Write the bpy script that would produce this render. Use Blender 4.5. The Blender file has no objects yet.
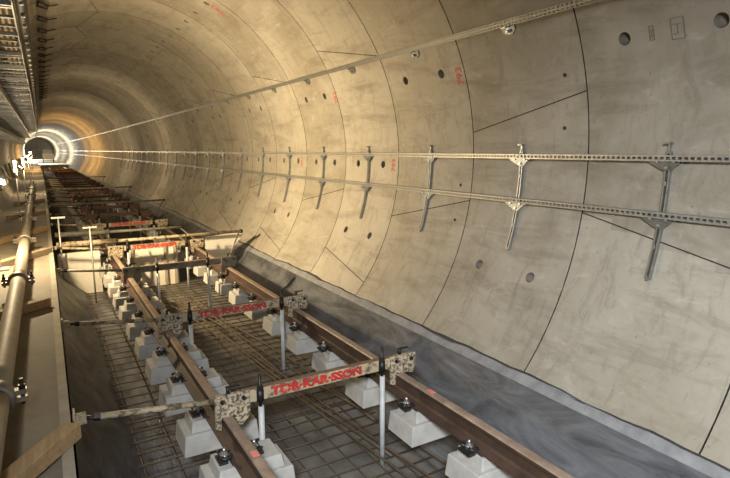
import bpy, math, random
from mathutils import Vector, Matrix
random.seed(7)
scene = bpy.context.scene
col = scene.collection
R_ = math.radians
ZO = 2.70                     # camera height above the floor of the invert
FLZ = -2.70
IK = 0.00021769               # curvature of the tunnel towards the left (1/m)
CX, CZ, RAD = 1.47757, -0.13022, 3.0
T0, PITCH = 3.50, 1.625       # ring joint at T0 + k * PITCH

def xc(t): return -t * t * IK / 2 if t > 0 else 0.0
def W(x, t, z): return Vector((x + xc(t), t, z + ZO))
def wall_pt(t, deg, r=RAD):
    a = R_(deg)
    return W(CX + r * math.cos(a), t, CZ + r * math.sin(a))

# ------------------------------------------------------------------ materials
MATS = {}
def new_mat(name):
    m = bpy.data.materials.new(name); m.use_nodes = True
    nt = m.node_tree
    b = nt.nodes['Principled BSDF']
    MATS[name] = m
    return m, nt, b
def mixcol(nt, fac, a, b):
    n = nt.nodes.new('ShaderNodeMix'); n.data_type = 'RGBA'
    for i, v in ((6, a), (7, b)):
        if isinstance(v, tuple): n.inputs[i].default_value = (*v, 1)
        else: nt.links.new(v, n.inputs[i])
    if isinstance(fac, (int, float)): n.inputs[0].default_value = fac
    else: nt.links.new(fac, n.inputs[0])
    return n.outputs[2]
def noise(nt, scale, detail=4, rough=0.6, vec=None, dist=0.0):
    n = nt.nodes.new('ShaderNodeTexNoise')
    n.inputs['Scale'].default_value = scale; n.inputs['Detail'].default_value = detail
    n.inputs['Roughness'].default_value = rough; n.inputs['Distortion'].default_value = dist
    if vec is not None: nt.links.new(vec, n.inputs['Vector'])
    return n.outputs['Fac']
def ramp(nt, fac, p0, p1, c0=(0, 0, 0), c1=(1, 1, 1)):
    n = nt.nodes.new('ShaderNodeValToRGB')
    e = n.color_ramp.elements
    e[0].position, e[1].position = p0, p1
    e[0].color, e[1].color = (*c0, 1), (*c1, 1)
    nt.links.new(fac, n.inputs[0])
    return n.outputs[0]
def coords(nt, scale=(1, 1, 1), kind='Object'):
    t = nt.nodes.new('ShaderNodeTexCoord'); m = nt.nodes.new('ShaderNodeMapping')
    m.inputs['Scale'].default_value = scale
    nt.links.new(t.outputs[kind], m.inputs['Vector'])
    return m.outputs['Vector']
def bump(nt, b, h, strength=0.3, dist=0.01):
    n = nt.nodes.new('ShaderNodeBump')
    n.inputs['Strength'].default_value = strength; n.inputs['Distance'].default_value = dist
    nt.links.new(h, n.inputs['Height']); nt.links.new(n.outputs['Normal'], b.inputs['Normal'])
def simple(name, c, rough=0.7, metal=0.0, var=None, vscale=8.0, bmp=0.0, lo=0.35, hi=0.7, spec=None):
    m, nt, b = new_mat(name)
    b.inputs['Roughness'].default_value = rough; b.inputs['Metallic'].default_value = metal
    if spec is not None: b.inputs['Specular IOR Level'].default_value = spec
    if var is None: b.inputs['Base Color'].default_value = (*c, 1)
    else:
        v = coords(nt)
        f = ramp(nt, noise(nt, vscale, 6, 0.65, v), lo, hi)
        nt.links.new(mixcol(nt, f, c, var), b.inputs['Base Color'])
        if bmp: bump(nt, b, noise(nt, vscale * 4, 5, 0.6, v), bmp)
    return m

def concrete_lining():
    m, nt, b = new_mat('lining_concrete')
    v = coords(nt)
    vs = coords(nt, (0.8, 2.6, 0.8))
    at = nt.nodes.new('ShaderNodeAttribute'); at.attribute_name = 'seg'
    base = mixcol(nt, at.outputs['Fac'], (0.215, 0.185, 0.135), (0.40, 0.362, 0.29))
    big = ramp(nt, noise(nt, 0.8, 6, 0.65, v, 0.4), 0.36, 0.66)
    base = mixcol(nt, big, base, mixcol(nt, 0.55, base, (0.47, 0.435, 0.37)))
    def layer(base, fac, k, c):
        q = nt.nodes.new('ShaderNodeMath'); q.operation = 'MULTIPLY'; q.inputs[1].default_value = k
        nt.links.new(fac, q.inputs[0])
        return mixcol(nt, q.outputs[0], base, c)
    # casting streaks along the tunnel axis, damp stains, pores
    base = layer(base, ramp(nt, noise(nt, 1.5, 7, 0.72, coords(nt, (2.4, 0.55, 2.4)), 0.5), 0.48, 0.70), 0.60, (0.155, 0.130, 0.092))
    base = layer(base, ramp(nt, noise(nt, 2.3, 8, 0.75, vs, 1.2), 0.52, 0.66), 0.46, (0.185, 0.160, 0.118))
    base = layer(base, ramp(nt, noise(nt, 4.2, 5, 0.6, coords(nt, (1.6, .8, 1.6)), 0.8), 0.60, 0.70), 0.30, (0.52, 0.49, 0.43))
    base = layer(base, ramp(nt, noise(nt, 30, 2, 0.5, v), 0.69, 0.75), 0.45, (0.12, 0.10, 0.075))
    nt.links.new(base, b.inputs['Base Color'])
    b.inputs['Roughness'].default_value = 0.75
    b.inputs['Specular IOR Level'].default_value = 0.3
    bump(nt, b, noise(nt, 14, 6, 0.6, v), 0.12, 0.01)
    return m
def chipped(name, paint, steel, lo, hi, scale=26):
    m, nt, b = new_mat(name)
    v = coords(nt)
    f = ramp(nt, noise(nt, scale, 5, 0.65, v, 0.4), lo, hi)
    d = ramp(nt, noise(nt, 5, 5, 0.6, v), 0.4, 0.7)
    p = mixcol(nt, d, paint, tuple(c * 0.62 for c in paint))
    nt.links.new(mixcol(nt, f, p, steel), b.inputs['Base Color'])
    b.inputs['Roughness'].default_value = 0.6
    bump(nt, b, f, 0.3, 0.003)
    return m
def wood(name, a, c):
    m, nt, b = new_mat(name)
    v = coords(nt, (14, 1.2, 14))
    f = ramp(nt, noise(nt, 2.5, 6, 0.65, v, 0.5), 0.35, 0.7)
    k = ramp(nt, noise(nt, 3.0, 4, 0.6, coords(nt)), 0.55, 0.75)
    nt.links.new(mixcol(nt, k, mixcol(nt, f, a, c), tuple(x * 0.5 for x in a)), b.inputs['Base Color'])
    b.inputs['Roughness'].default_value = 0.8
    bump(nt, b, f, 0.25, 0.004)
    return m
def emit(name, c, s):
    m, nt, b = new_mat(name)
    b.inputs['Base Color'].default_value = (*c, 1)
    b.inputs['Emission Color'].default_value = (*c, 1)
    b.inputs['Emission Strength'].default_value = s
    return m
def membrane_mat():
    m, nt, b = new_mat('membrane_plastic')
    v = coords(nt)
    vs = coords(nt, (3.2, 1.0, 3.2))
    f = ramp(nt, noise(nt, 1.3, 7, 0.68, vs, 1.0), 0.35, 0.75)
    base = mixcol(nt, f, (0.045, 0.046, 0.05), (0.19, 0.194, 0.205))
    nt.links.new(base, b.inputs['Base Color'])
    rr = ramp(nt, noise(nt, 3, 4, 0.6, v), 0.3, 0.7, (0.36,) * 3, (0.6,) * 3)
    nt.links.new(rr, b.inputs['Roughness'])
    bump(nt, b, noise(nt, 5, 6, 0.6, vs, 1.2), 0.35, 0.03)
    return m

concrete_lining()
membrane_mat()
simple('joint_gasket', (0.035, 0.03, 0.026), 0.9)
simple('pocket_concrete', (0.22, 0.195, 0.155), 0.85, var=(0.14, 0.12, 0.095))
simple('invert_concrete', (0.075, 0.07, 0.06), 0.6, var=(0.21, 0.198, 0.172), vscale=2.6, bmp=0.4)
simple('slab_concrete', (0.5, 0.48, 0.44), 0.7, var=(0.4, 0.38, 0.34), vscale=1.5)
simple('deck_board', (0.23, 0.195, 0.145), 0.75, var=(0.165, 0.14, 0.10), vscale=3, bmp=0.15)
simple('edge_board', (0.37, 0.32, 0.245), 0.75, var=(0.27, 0.235, 0.175), vscale=5)
simple('rail_rust', (0.075, 0.043, 0.028), 0.62, var=(0.036, 0.022, 0.016), vscale=7, bmp=0.15, spec=0.4)
simple('rail_head_steel', (0.34, 0.255, 0.19), 0.45, 0.1, var=(0.20, 0.14, 0.10), vscale=9)
simple('block_concrete', (0.44, 0.425, 0.39), 0.8, var=(0.33, 0.315, 0.285), vscale=9, bmp=0.15)
simple('clip_steel', (0.05, 0.048, 0.046), 0.4, 0.6)
simple('nut_zinc', (0.55, 0.54, 0.52), 0.35, 0.8)
simple('pad_rubber', (0.03, 0.03, 0.03), 0.8)
chipped('cream_paint', (0.44, 0.36, 0.225), (0.10, 0.065, 0.04), 0.50, 0.60, 16)
chipped('plate_paint', (0.46, 0.38, 0.255), (0.085, 0.06, 0.042), 0.46, 0.56, 38)
chipped('grey_paint', (0.24, 0.225, 0.18), (0.12, 0.095, 0.07), 0.52, 0.62, 16)
chipped('rust_bar', (0.115, 0.05, 0.034), (0.05, 0.033, 0.024), 0.48, 0.62, 12)
chipped('red_paint', (0.50, 0.028, 0.022), (0.50, 0.36, 0.24), 0.62, 0.68, 40)
simple('beam_top_rust', (0.20, 0.13, 0.075), 0.7, var=(0.11, 0.07, 0.045), vscale=18)
simple('black_steel', (0.025, 0.023, 0.022), 0.45, 0.5)
simple('white_sleeve', (0.50, 0.51, 0.50), 0.5, var=(0.38, 0.38, 0.37), vscale=12)
simple('rebar_steel', (0.145, 0.105, 0.07), 0.6, 0.3, var=(0.08, 0.055, 0.04), vscale=10)
simple('galvanised', (0.36, 0.37, 0.365), 0.42, 0.75, var=(0.25, 0.26, 0.26), vscale=14)
simple('galvanised_pale', (0.43, 0.42, 0.385), 0.45, 0.55, var=(0.33, 0.32, 0.29), vscale=10)
simple('channel_dull', (0.24, 0.23, 0.205), 0.5, 0.5, var=(0.17, 0.165, 0.15), vscale=10)
simple('bracket_zinc', (0.22, 0.24, 0.25), 0.4, 0.75, var=(0.14, 0.155, 0.165), vscale=20)
simple('pump_pipe_paint', (0.36, 0.31, 0.225), 0.6, 0.0, var=(0.27, 0.23, 0.165), vscale=6, bmp=0.08)
simple('coupling_steel', (0.30, 0.27, 0.21), 0.45, 0.4, var=(0.12, 0.10, 0.08), vscale=14)
wood('timber', (0.43, 0.29, 0.145), (0.27, 0.17, 0.08))
wood('timber_grey', (0.33, 0.26, 0.17), (0.20, 0.15, 0.095))
simple('white_board', (0.74, 0.70, 0.60), 0.6, var=(0.60, 0.55, 0.45), vscale=2.5)
simple('cable_dark', (0.022, 0.02, 0.017), 0.6)
simple('cable_beige', (0.40, 0.31, 0.20), 0.6)
simple('hose_pale', (0.46, 0.42, 0.33), 0.5)
simple('lamp_body', (0.35, 0.34, 0.32), 0.5)
simple('drum_paint', (0.20, 0.16, 0.10), 0.6)
simple('red_mark', (0.55, 0.10, 0.07), 0.8, var=(0.36, 0.10, 0.07), vscale=30)
simple('pink_mark', (0.62, 0.20, 0.16), 0.7)
emit('lamp_warm', (1.0, 0.76, 0.42), 9)
emit('lamp_orange', (1.0, 0.55, 0.16), 9)
emit('lamp_white', (1.0, 0.95, 0.82), 20)

# ------------------------------------------------------------------ mesh tools
class MB:
    def __init__(s): s.v = []; s.f = []; s.m = []; s.sm = []
    def add(s, vs, fs, mi=0, smooth=False):
        o = len(s.v); s.v += [Vector(v) for v in vs]
        for f in fs: s.f.append([i + o for i in f]); s.m.append(mi); s.sm.append(smooth)
        return s
    def box(s, c, d, mi=0, M=None, taper=1.0):
        c = Vector(c); x, y, z = (k / 2 for k in d); vs = []
        for sz in (-1, 1):
            q = taper if sz > 0 else 1.0
            for sx, sy in ((-1, -1), (1, -1), (1, 1), (-1, 1)):
                p = Vector((sx * x * q, sy * y * q, sz * z))
                vs.append((M @ p if M else p) + c)
        return s.add(vs, [(3, 2, 1, 0), (4, 5, 6, 7), (0, 1, 5, 4), (1, 2, 6, 5), (2, 3, 7, 6), (3, 0, 4, 7)], mi)
    def frustum(s, c, d0, d1, h, mi=0):          # box that narrows upwards, c at the bottom centre
        vs = []
        for (dx, dy), z in ((d0, 0), (d1, h)):
            for sx, sy in ((-1, -1), (1, -1), (1, 1), (-1, 1)):
                vs.append((c[0] + sx * dx / 2, c[1] + sy * dy / 2, c[2] + z))
        return s.add(vs, [(3, 2, 1, 0), (4, 5, 6, 7), (0, 1, 5, 4), (1, 2, 6, 5), (2, 3, 7, 6), (3, 0, 4, 7)], mi)
    def bar(s, a, b, w, h, mi=0, up=(0, 0, 1)):   # rectangular bar from a to b
        a, b = Vector(a), Vector(b); d = (b - a); L = d.length; d.normalize()
        u = Vector(up); r = d.cross(u)
        if r.length < 1e-4: r = d.cross(Vector((1, 0, 0)))
        r.normalize(); u = r.cross(d)
        vs = [p + r * sx * w / 2 + u * sz * h / 2 for p in (a, b) for sx, sz in ((-1, -1), (1, -1), (1, 1), (-1, 1))]
        return s.add(vs, [(3, 2, 1, 0), (4, 5, 6, 7), (0, 1, 5, 4), (1, 2, 6, 5), (2, 3, 7, 6), (3, 0, 4, 7)], mi)
    def tube(s, pts, r, n=10, mi=0, caps=True, smooth=True):
        pts = [Vector(p) for p in pts]; rs = r if isinstance(r, (list, tuple)) else [r] * len(pts)
        vs = []; prev = None
        for i, p in enumerate(pts):
            d = (pts[min(i + 1, len(pts) - 1)] - pts[max(i - 1, 0)])
            if d.length < 1e-9: d = Vector((0, 0, 1))
            d.normalize()
            if prev is None:
                a = Vector((0, 0, 1)) if abs(d.z) < 0.9 else Vector((1, 0, 0))
                u = d.cross(a).normalized()
            else:
                u = prev - d * prev.dot(d)
                u = u.normalized() if u.length > 1e-6 else d.orthogonal().normalized()
            prev = u; w = d.cross(u)
            for k in range(n):
                t = 2 * math.pi * k / n
                vs.append(p + (u * math.cos(t) + w * math.sin(t)) * rs[i])
        fs = []
        for i in range(len(pts) - 1):
            for k in range(n):
                k2 = (k + 1) % n
                fs.append((i * n + k, i * n + k2, (i + 1) * n + k2, (i + 1) * n + k))
        s.add(vs, fs, mi, smooth)
        if caps:
            o = len(s.v) - len(vs)
            s.f.append([o + k for k in range(n)][::-1]); s.m.append(mi); s.sm.append(False)
            s.f.append([o + (len(pts) - 1) * n + k for k in range(n)]); s.m.append(mi); s.sm.append(False)
        return s
    def prism(s, prof, path, frame, mi=0, smooth=False, caps=True):
        """closed profile [(a,b)] swept along path points; frame(p_index)->(A,B) vectors"""
        n = len(prof); vs = []
        for i, p in enumerate(path):
            A, B = frame(i)
            for a, b in prof: vs.append(Vector(p) + A * a + B * b)
        fs = [(i * n + k, i * n + (k + 1) % n, (i + 1) * n + (k + 1) % n, (i + 1) * n + k)
              for i in range(len(path) - 1) for k in range(n)]
        s.add(vs, fs, mi, smooth)
        if caps:
            o = len(s.v) - len(vs)
            s.f.append([o + k for k in range(n)][::-1]); s.m.append(mi); s.sm.append(False)
            s.f.append([o + (len(path) - 1) * n + k for k in range(n)]); s.m.append(mi); s.sm.append(False)
        return s
    def build(s, name, mats, parent=None, loc=None, bevel=0.0, fixn=True):
        me = bpy.data.meshes.new(name)
        off = Vector(loc) if loc is not None and parent is None else Vector((0, 0, 0))
        me.from_pydata([tuple(v - off) for v in s.v], [], s.f)
        for k in (mats if isinstance(mats, (list, tuple)) else [mats]): me.materials.append(MATS[k])
        me.polygons.foreach_set('material_index', s.m)
        me.polygons.foreach_set('use_smooth', s.sm)
        me.update()
        if fixn:
            import bmesh
            bm = bmesh.new(); bm.from_mesh(me)
            bmesh.ops.recalc_face_normals(bm, faces=bm.faces[:])
            bm.to_mesh(me); bm.free()
        o = bpy.data.objects.new(name, me); col.objects.link(o)
        if parent is not None: o.parent = parent
        o.location = off
        if bevel:
            md = o.modifiers.new('bevel', 'BEVEL'); md.width = bevel; md.segments = 2
            md.limit_method = 'ANGLE'; md.angle_limit = R_(40)
        return o

def tag(o, label=None, cat=None, group=None, kind=None):
    if label: o['label'] = label
    if cat: o['category'] = cat
    if group: o['group'] = group
    if kind: o['kind'] = kind
    return o
def empty(name, loc, label=None, cat=None, group=None):
    o = bpy.data.objects.new(name, None); col.objects.link(o)
    o.location = loc; o.empty_display_size = 0.1
    return tag(o, label, cat, group)
KIDS = {}
def kids(o): return [c for c in bpy.data.objects if c.parent == o]
def copy_tree(o, parent=None, cache={}):
    c = o.copy(); col.objects.link(c)
    if parent is not None: c.parent = parent
    ks = cache.get(o.name)
    if ks is None: ks = cache[o.name] = kids(o)
    for ch in ks: copy_tree(ch, c)
    return c
ORD = ['', 'first', 'second', 'third', 'fourth', 'fifth', 'sixth', 'seventh', 'eighth', 'ninth', 'tenth', 'eleventh', 'twelfth',
       'thirteenth', 'fourteenth', 'fifteenth', 'sixteenth', 'seventeenth', 'eighteenth', 'nineteenth', 'twentieth',
       'twenty-first', 'twenty-second', 'twenty-third', 'twenty-fourth', 'twenty-fifth', 'twenty-sixth', 'twenty-seventh',
       'twenty-eighth', 'twenty-ninth', 'thirtieth', 'thirty-first', 'thirty-second', 'thirty-third', 'thirty-fourth']
def text_mesh(txt, size, depth, bold, mat, name):
    cu = bpy.data.curves.new(name, 'FONT'); cu.body = txt; cu.size = size
    cu.extrude = depth; cu.offset = bold; cu.align_x = 'CENTER'; cu.align_y = 'CENTER'
    cu.resolution_u = 3
    ob = bpy.data.objects.new(name, cu); col.objects.link(ob)
    dg = bpy.context.evaluated_depsgraph_get()
    me = bpy.data.meshes.new_from_object(ob.evaluated_get(dg))
    bpy.data.objects.remove(ob); bpy.data.curves.remove(cu)
    me.materials.clear(); me.materials.append(MATS[mat])
    me.name = name
    return me

# ------------------------------------------------------------------ the lining
def frac(x): return x - math.floor(x)
def hsh(a, b): return frac(math.sin(a * 127.1 + b * 311.7) * 43758.5453)
def ring_joints(k):
    """longitudinal joints of ring k: (angle at near edge, angle at far edge)"""
    if k == 0: return [(-16, -9.6), (46, 52), (108, 114), (171, 177)]
    if k == 1: return [(12.3, 5.8), (74, 67), (134, 128), (194, 188), (-47, -53)]
    if k == 2: return [(-9.8, -16.6), (52, 46), (114, 107), (178, 172)]
    d = 1.8 * (hsh(k, 3) - .5)
    if k % 2: return [(27.5 + d, 34 + d), (-37 + d, -31 + d), (94 + d, 101 + d), (158 + d, 164 + d), (210 + d, 216 + d)]
    return [(-10 + d, -16.3 + d), (55.5 + d, 49 + d), (101 + d, 94 + d), (150 + d, 144 + d), (200 + d, 194 + d)]
def seg_id(k, deg, tfrac):
    return sum(1 for a, b in ring_joints(k) if a + (b - a) * tfrac < deg)
HOLES = {}
def ring_holes(k):
    tm = T0 + PITCH * (k - .5)
    L = []
    if k % 2 == 0: L += [(tm - .385, 19.8), (tm + .385, 19.8)]
    else: L += [(tm - .385, -23.6), (tm + .385, -23.6)]
    if k >= 3: L += [(tm - .385, -2.3), (tm + .385, -2.3)]
    if k >= 5: L += [(tm - .4, 64.5), (tm + .4, 64.5)]
    return L

def lining_patch(name, a0, a1, label_parts):
    mb = MB(); seg = []
    gap = 0.006
    def face(mi, sm, s_): seg.append(s_)
    for k in range(-5, 96):
        ta, tb = T0 + PITCH * (k - 1), T0 + PITCH * k
        near = k < 12
        step = 2.0 if k < 30 else 4.0
        hs = [h for h in ring_holes(k) if a0 + 2.5 < h[1] < a1 - 2.5] if near else []
        ts = [ta + gap, tb - gap]
        HW_T, HW_A = 0.09, 1.72
        for h in hs: ts += [h[0] - HW_T, h[0] + HW_T]
        if near: ts += [ta + PITCH * f for f in (.25, .5, .75)]
        ts = sorted(set(round(t, 4) for t in ts))
        an = [a0 + i * step for i in range(int((a1 - a0) / step) + 1)]
        if an[-1] < a1 - .01: an.append(a1)
        for h in hs:
            an = [a for a in an if not (h[1] - HW_A - .6 < a < h[1] + HW_A + .6)]
            an += [h[1] - HW_A, h[1] + HW_A]
        an = sorted(set(round(a, 3) for a in an))
        # drop t lines that fall inside a hole cell
        for h in hs: ts = [t for t in ts if not (h[0] - HW_T + .001 < t < h[0] + HW_T - .001)]
        o = len(mb.v); nt_ = len(ts)
        for a in an:
            for t in ts: mb.v.append(wall_pt(t, a))
        for i in range(len(an) - 1):
            for j in range(nt_ - 1):
                q = [o + i * nt_ + j, o + i * nt_ + j + 1, o + (i + 1) * nt_ + j + 1, o + (i + 1) * nt_ + j]
                ac, tc = (an[i] + an[i + 1]) / 2, (ts[j] + ts[j + 1]) / 2
                sid = seg_id(k, ac, (tc - ta) / PITCH); sv = min(1, max(0, .5 + .55 * (hsh(k, 77) - .5) + .75 * (hsh(k, sid + 1) - .5)))
                hit = None
                for h in hs:
                    if abs(h[0] - tc) < .02 and abs(h[1] - ac) < .3: hit = h
                if hit is None:
                    mb.f.append(q); mb.m.append(0); mb.sm.append(True); seg.append(sv)
                else:
                    N = 24; rh = 0.055; base = len(mb.v)
                    for n in range(N):
                        th = 2 * math.pi * n / N - 3 * math.pi / 4
                        mb.v.append(wall_pt(hit[0] + rh * math.cos(th), hit[1] + math.degrees(rh / RAD) * math.sin(th)))
                    for c in range(4):
                        ca, cb = q[c], q[(c + 1) % 4]
                        tri = [(ca, base + 6 * c + n + 1, base + 6 * c + n) for n in range(3)] + [(ca, cb, base + 6 * c + 3)] + \
                              [(cb, base + (6 * c + n + 1) % N, base + 6 * c + n) for n in range(3, 6)]
                        for f3 in tri: mb.f.append(list(f3)); mb.m.append(0); mb.sm.append(True); seg.append(sv)
                    # pocket
                    b2 = len(mb.v)
                    for depth, rr in ((0.0, rh), (0.05, rh * .92), (0.085, rh * .6)):
                        for n in range(N):
                            th = 2 * math.pi * n / N - 3 * math.pi / 4
                            mb.v.append(wall_pt(hit[0] + rr * math.cos(th), hit[1] + math.degrees(rr / RAD) * math.sin(th), RAD + depth))
                    for l in range(2):
                        for n in range(N):
                            n2 = (n + 1) % N
                            mb.f.append([b2 + l * N + n, b2 + l * N + n2, b2 + (l + 1) * N + n2, b2 + (l + 1) * N + n])
                            mb.m.append(2); mb.sm.append(True); seg.append(sv)
                    mb.f.append([b2 + 2 * N + n for n in range(N)]); mb.m.append(2); mb.sm.append(False); seg.append(sv)
        # groove at the far edge of the ring
        if k < 40:
            g = len(mb.v)
            prof = ((tb - gap, RAD), (tb - gap, RAD + .03), (tb + gap, RAD + .03), (tb + gap, RAD))
            ga = [a0 + i * 4 for i in range(int((a1 - a0) / 4) + 1)]
            if ga[-1] < a1 - .01: ga.append(a1)
            for a in ga:
                for t, r in prof: mb.v.append(wall_pt(t, a, r))
            for i in range(len(ga) - 1):
                for j in range(3):
                    mb.f.append([g + i * 4 + j, g + i * 4 + j + 1, g + (i + 1) * 4 + j + 1, g + (i + 1) * 4 + j])
                    mb.m.append(1); mb.sm.append(False); seg.append(.5)
        else:
            g = len(mb.v)
            for a in an: mb.v += [wall_pt(tb - gap, a), wall_pt(tb + gap, a)]
            for i in range(len(an) - 1):
                mb.f.append([g + 2 * i, g + 2 * i + 1, g + 2 * i + 3, g + 2 * i + 2]); mb.m.append(1); mb.sm.append(False); seg.append(.5)
    ob = mb.build(name, ['lining_concrete', 'joint_gasket', 'pocket_concrete'], fixn=False)
    at = ob.data.attributes.new('seg', 'FLOAT', 'FACE')
    at.data.foreach_set('value', seg)
    ob['kind'] = 'structure'
    # longitudinal joints: narrow dark gasket strips let into the wall face
    jb = MB()
    for k in range(-2, 26):
        ta, tb = T0 + PITCH * (k - 1), T0 + PITCH * k
        for (A, B) in ring_joints(k):
            if not (a0 <= A <= a1 and a0 <= B <= a1): continue
            n = 6; w = 0.006 / RAD * 180 / math.pi
            vs = []
            for i in range(n + 1):
                t = ta + .006 + (PITCH - .012) * i / n; a = A + (B - A) * i / n
                vs += [wall_pt(t, a - w, RAD - .0015), wall_pt(t, a + w, RAD - .0015), wall_pt(t, a + w, RAD + .01), wall_pt(t, a - w, RAD + .01)]
            fs = [(4 * i + c, 4 * i + (c + 1) % 4, 4 * i + 4 + (c + 1) % 4, 4 * i + 4 + c) for i in range(n) for c in range(4)]
            jb.add(vs, fs)
    if jb.v: jb.build('segment_joint', 'joint_gasket', parent=ob)
    return ob
wall_right = lining_patch('wall_right', -56, 50, None)
ceiling = lining_patch('ceiling', 50, 130, None)
wall_left = lining_patch('wall_left', 130, 236, None)

# invert floor
fb = MB(); n = 60
ts = [-5 + i * (172 / n) for i in range(n + 1)]
vs = []
for t in ts: vs += [W(-1.35, t, FLZ), W(3.35, t, FLZ), W(3.35, t, -2.85), W(-1.35, t, -2.85)]
fb.add(vs, [(4 * i, 4 * i + 1, 4 * i + 5, 4 * i + 4) for i in range(n)] + [(4 * i + 3, 4 * i + 2, 4 * i + 6, 4 * i + 7) for i in range(n)])
floor = fb.build('floor', 'invert_concrete'); floor['kind'] = 'structure'
# finished slab far down the tunnel
sb = MB(); a = []
for i in range(11):
    t = 86 + i * 7.8
    a += [W(-0.95, t, -1.95), W(3.6, t, -1.95), W(3.6, t, -2.71), W(-0.95, t, -2.71)]
sb.add(a, [(4 * i + c, 4 * i + (c + 1) % 4, 4 * i + 4 + (c + 1) % 4, 4 * i + 4 + c) for i in range(10) for c in range(4)] + [(0, 1, 2, 3)])
tag(sb.build('concrete_track_slab', 'slab_concrete'), 'pale finished concrete slab at the far bright end of the tunnel', 'slab')
# end of the visible bore
eb = MB(); c0 = [wall_pt(157, i * 10, RAD + .05) for i in range(36)]
eb.add(c0, [list(range(36))]); ew = eb.build('wall_back', 'lining_concrete'); ew['kind'] = 'structure'

# small dowel sockets in the lining
for (t, a, lab) in ((3.73, 15.5, 'small dark dowel socket in the wall above the diagonal joint'), (3.78, 5.9, 'small dark dowel socket just below the diagonal joint near the middle channel'),
                    (5.33, -6.4, 'small dark dowel socket between the two lower cable channels'), (5.33, -14.8, 'small dark dowel socket below the lowest cable channel')):
    m = MB(); c = wall_pt(t, a, RAD - .002); N = (wall_pt(t, a, 1) - wall_pt(t, a, 2)).normalized()
    m.tube([c - N * .02, c + N * .004], .02, 8)
    tag(m.build('dowel_socket', 'joint_gasket', loc=c), lab, 'socket')

# ------------------------------------------------------------------ red numerals on the wall and cast marks
def wall_frame(t, a):
    p = wall_pt(t, a, RAD - .003)
    ra = R_(a); inn = Vector((-math.cos(ra), 0, -math.sin(ra))); tang = Vector((-math.sin(ra), 0, math.cos(ra)))
    return p, inn, tang
def wall_text(txt, t, a, size, lab, mat='red_mark', rot=0.0):
    me = text_mesh(txt, size, 0.001, size * .02, mat, 'painted_number')
    o = bpy.data.objects.new('painted_number', me); col.objects.link(o)
    p, inn, tang = wall_frame(t, a)
    X = Vector((0, 1, 0)) * -1; Y = tang; Zv = X.cross(Y)
    if Zv.dot(inn) < 0: X = -X; Zv = X.cross(Y)
    M = Matrix((X, Y, Zv)).transposed().to_4x4() @ Matrix.Rotation(rot, 4, 'Z')
    M.translation = p
    o.matrix_world = M
    tag(o, lab, 'marking')
    return o
wall_text('793', 5.22, 18.6, .15, 'red painted number on the wall below the topmost channel, nearest of the red numbers', rot=R_(90))
wall_text('792', 8.42, 18.8, .14, 'second red painted number below the topmost channel, counting from the camera', rot=R_(90))
wall_text('793', 6.88, -2.4, .13, 'red painted number between the two lower channels beside two round pockets', rot=R_(90))
wall_text('791', 10.35, 60.5, .2, 'red painted number high on the vault above the topmost channel', rot=R_(90))
wall_text('791', 10.25, -2.4, .13, 'small distant red painted number between the two lower channels', rot=R_(90))
for (tt, lab, w_, h_) in ((2.62, 'rectangular cast-in identification mark between two round pockets of the near wall', .10, .16), (2.83, 'small oblong cast-in mark beside the rectangular mark on the near wall', .035, .11)):
    m = MB(); p, inn, tang = wall_frame(tt, 19.9); Y = Vector((0, 1, 0))
    def bar_(a, b): m.bar(p + Y * a[0] + tang * a[1], p + Y * b[0] + tang * b[1], .006, .006, up=inn)
    for a, b in (((-w_ / 2, -h_ / 2), (-w_ / 2, h_ / 2)), ((w_ / 2, -h_ / 2), (w_ / 2, h_ / 2)), ((-w_ / 2, h_ / 2), (w_ / 2, h_ / 2)), ((-w_ / 2, -h_ / 2), (w_ / 2, -h_ / 2)), ((0, -h_ / 4), (w_ / 3, -h_ / 4)), ((-w_ / 3, h_ / 5), (w_ / 3, h_ / 5)), ((0, -h_ / 4), (0, h_ / 5))): bar_(a, b)
    tag(m.build('cast_mark', 'pocket_concrete', loc=p), lab, 'marking')

# ------------------------------------------------------------------ plastic membrane on both sides
def smooth_noise(x, y):
    return (math.sin(x * 3.1 + 1.3 * math.sin(y * 2.3)) + math.sin(y * 4.7 + x * 1.9 + 2 * math.sin(x * 1.1)) + .6 * math.sin(x * 8.3 + y * 7.1)) / 2.6
ms = MB(); rows = []
NT = 330
for i in range(NT + 1):
    t = -1.5 + i * (62 - -1.5) / NT if i > 200 else -1.5 + i * .07
    if i > 200: t = 12.5 + (i - 200) * .38
    row = []
    edge = -41.6
    for j in range(15):
        if j < 4:
            x = 2.62 + j * .16; z = -2.692 + .006 * smooth_noise(t * 2, j)
            if j == 3: z = -2.66
            row.append(W(x, t, z + (.012 * smooth_noise(t, x * 3) if j else 0)))
        else:
            a = -54.5 + (edge + 54.5) * (j - 4) / 10
            w = .012 + .022 * (smooth_noise(t * 1.5 + a * .25, a * .11) + 1) * .5 * math.sin(math.pi * (j - 4) / 10)
            row.append(wall_pt(t, a, RAD - w - .004))
    rows.append(row)
mv = [p for r in rows for p in r]
ms.add(mv, [(i * 15 + j, i * 15 + j + 1, (i + 1) * 15 + j + 1, (i + 1) * 15 + j) for i in range(NT) for j in range(14)], smooth=True)
memR = tag(ms.build('membrane_or_shade_sheet', 'membrane_plastic', fixn=False), 'dark grey plastic membrane sheet lying up the right tunnel wall beside the right rail', 'membrane')
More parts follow.
